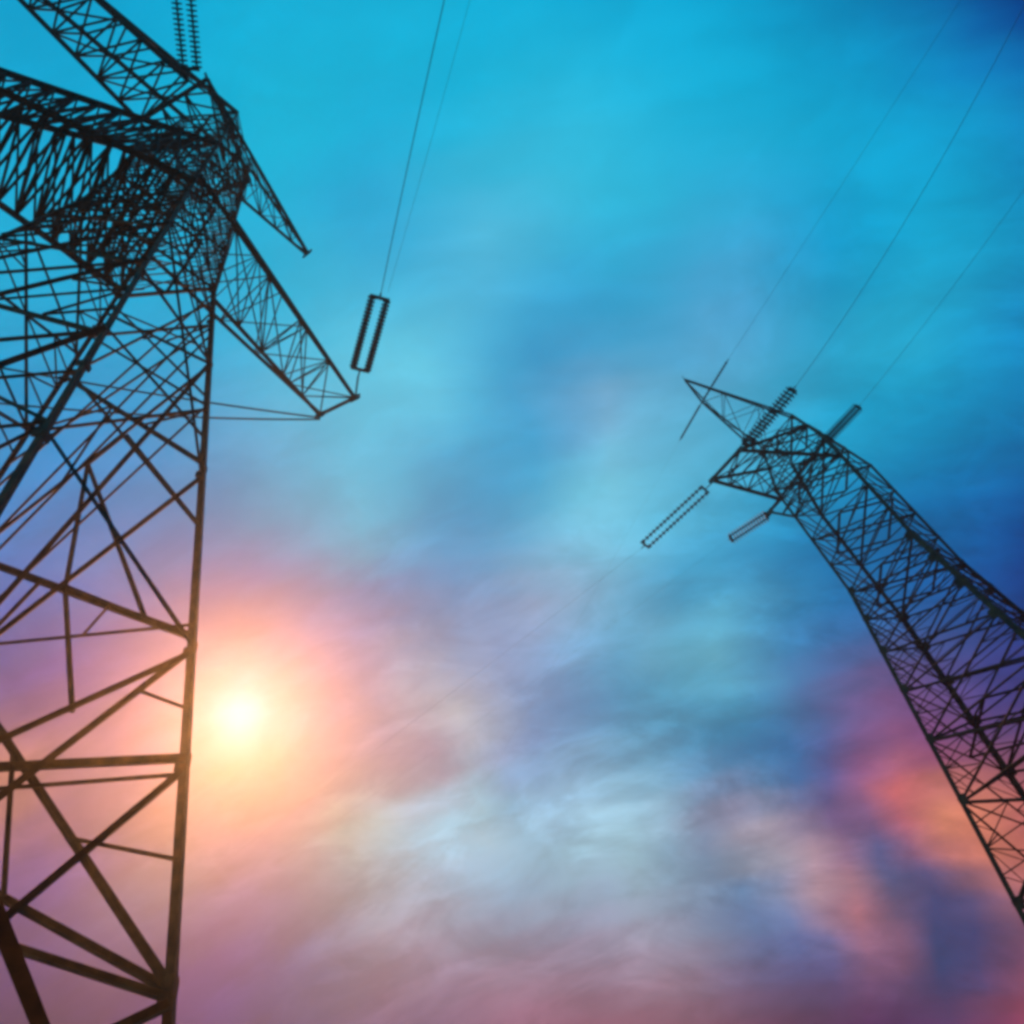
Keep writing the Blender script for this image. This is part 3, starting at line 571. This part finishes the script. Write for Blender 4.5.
LA = base(T1, (3.68, 7.73, 29.3)); LB = V((-2.48, 10.07, 29.1))
strain_set(None, V((-4.25, 12.98, 29.3)), LB, .52, 20, 'dark double insulator string hanging in open sky past the near pylon\'s right arm tip', .15)
m = MB(); m.angle(LA, V((-4.25, 12.98, 29.3)), .05); m.build('link_bar', FITTING, t1).location = -T1.pos
UA = base(T1, (0.62, -2.75, 37.8)); UB = V((-6.05, -1.4, 37.5))
strain_set(None, UA, UB, .50, 26, 'thick double insulator string running up out of the top edge above the near pylon', .2)
PA1, PA2 = base(T2, A1), base(T2, A2)
E1 = V((6.42, 29.84, 35.0)); strain_set(None, PA1 - V((.1, -.1, .15)), E1, .55, 17, 'pale open double insulator string left of the far pylon, lowest on its left side', .13)
E2 = V((15.25, 22.16, 35.2)); strain_set(None, PA2 - V((0, 0, .1)), E2, .34, 18, 'long thick insulator string rising to the right from the far pylon\'s left arm tip', .21)
E3 = V((11.37, 30.98, 35.1)); strain_set(None, base(T2, B1) - V((0, 0, .1)), E3, .42, 14, 'short blurred insulator string under the far pylon\'s head, right of the pale double one', .2)
E4 = V((18.73, 24.36, 35.3)); strain_set(None, base(T2, B2) - V((0, 0, .1)), E4, .30, 16, 'insulator string on the right side of the far pylon\'s head, against deeper blue', .21)


# ------------------------------------------------------------------ conductors
def wire(pts, r, name, label, cat='power cable', group='conductors strung from the pylons', steps=60):
    """a cable through three points, sagging as a parabola between them"""
    p0, p1, p2 = (V(p) for p in pts)
    t = (p1 - p0).length / ((p1 - p0).length + (p2 - p1).length)
    out = []
    for i in range(steps + 1):
        s = i / steps
        out.append(p0 * ((s - t) * (s - 1) / t) + p1 * (s * (s - 1) / (t * (t - 1))) + p2 * (s * (s - t) / (1 - t)))
    o = MB(); o.tube([p - p0 for p in out], r, 7)
    w_ = o.build(name, WIRE); w_.location = p0
    return tag(w_, label, cat, group)


def ahead(a, b, far, sag):
    """a point far beyond b on the line from a, sunk by sag"""
    d = (V(b) - V(a)); d.z = 0; q = V(a) + d.normalized() * far
    q.z = V(a).z - sag
    return q


wire([LB, (1.66, 2.42, 28.6), (9.5, -11.0, 28.6)], .014, 'conductor', 'thin dark cable going straight up from the lone double insulator to the top edge')
wire([LB + V((.25, .02, 0)), (2.5, 2.3, 28.4), (10.4, -11.0, 28.4)], .005, 'conductor', 'fainter cable just right of the thin dark one above the lone double insulator')
wire([UB, (-2.0, -9.0, 36.6), (4.0, -20.0, 36.6)], .017, 'conductor', 'cable continuing past the top edge from the near pylon\'s thick double insulator')
wire([E2, (18.5, 15.6, 33.6), (24.5, 3.2, 33.0)], .010, 'conductor', 'faint cable from the far pylon\'s long thick insulator to the top right corner')
wire([E4, (22.2, 18.0, 33.9), (30.5, 4.0, 33.2)], .007, 'conductor', 'faint cable from the right-hand insulator of the far pylon to the right edge')
wire([E1, ahead(E1, (2.42, 31.9, 35.3), 40, 2.0), ahead(E1, (2.42, 31.9, 35.3), 150, 0)], .005, 'conductor', 'barely visible cable going down left from the pale open double insulator')
wire([E3, ahead(E3, (6.5, 33.4, 34.6), 40, 2.0), ahead(E3, (6.5, 33.4, 34.6), 150, 0)], .003, 'conductor', 'faint cable from the short blurred insulator under the far pylon\'s head')
EW = base(T2, P2)
D1, D2 = V((13.3, 22.05, 39.2)), V((10.25, 26.4, 39.2))
strain_set(None, EW, D1, 0, 12, 'short thin insulator rising right from the far pylon\'s leftmost peak', .075, double=False)
strain_set(None, EW, D2, 0, 12, 'short thin insulator dropping left from the far pylon\'s leftmost peak', .075, double=False)
wire([D1, ahead(D1, D1 * 2 - EW, 30, 2.0), ahead(D1, D1 * 2 - EW, 90, 3)], .006, 'earth_wire', 'thin earth wire rising right from the far pylon\'s leftmost peak', 'earth wire')
wire([D2, ahead(D2, D2 * 2 - EW, 40, 2.0), ahead(D2, D2 * 2 - EW, 140, 1)], .003, 'earth_wire', 'thin earth wire dropping left below the far pylon\'s leftmost peak', 'earth wire')
# the line turns here: the pair leaving the arm tip on the tower's other side
J0 = base(T1, (2.19, 8.05, 29.3))
wire([J0, J0 + V((-3.0, -2.0, -.9)), J0 + V((-30, -20, -1.5))], .034, 'conductor', 'upper of two level cables between the near pylon\'s right leg and arm tip', 'power cable')
wire([J0 + V((0, .05, -.05)), J0 + V((-3.0, -1.45, -1.0)), J0 + V((-30, -17.5, -1.5))], .034, 'conductor', 'lower of two level cables between the near pylon\'s right leg and arm tip', 'power cable')

# ------------------------------------------------------------------ haze volume added to imitate lens glare round the sun
hz = MB(); hz.box((0, 0, 20.5), (195, 0, 0), (0, 195, 0), (0, 0, 22.0))
HM = bpy.data.materials.new('glare_haze'); HM.use_nodes = True
ht = HM.node_tree; ht.nodes.clear()
pv_ = N(ht, 'ShaderNodeVolumePrincipled'); pv_.inputs['Color'].default_value = (1.0, 0.95, 0.90, 1)
pv_.inputs['Density'].default_value = 0.00105; pv_.inputs['Anisotropy'].default_value = 0.88
ho = N(ht, 'ShaderNodeOutputMaterial'); ht.links.new(pv_.outputs[0], ho.inputs['Volume'])
ho_ = hz.build('haze', HM); ho_['kind'] = 'stuff'; ho_['label'] = 'thin added haze standing in for lens glare around the sun'
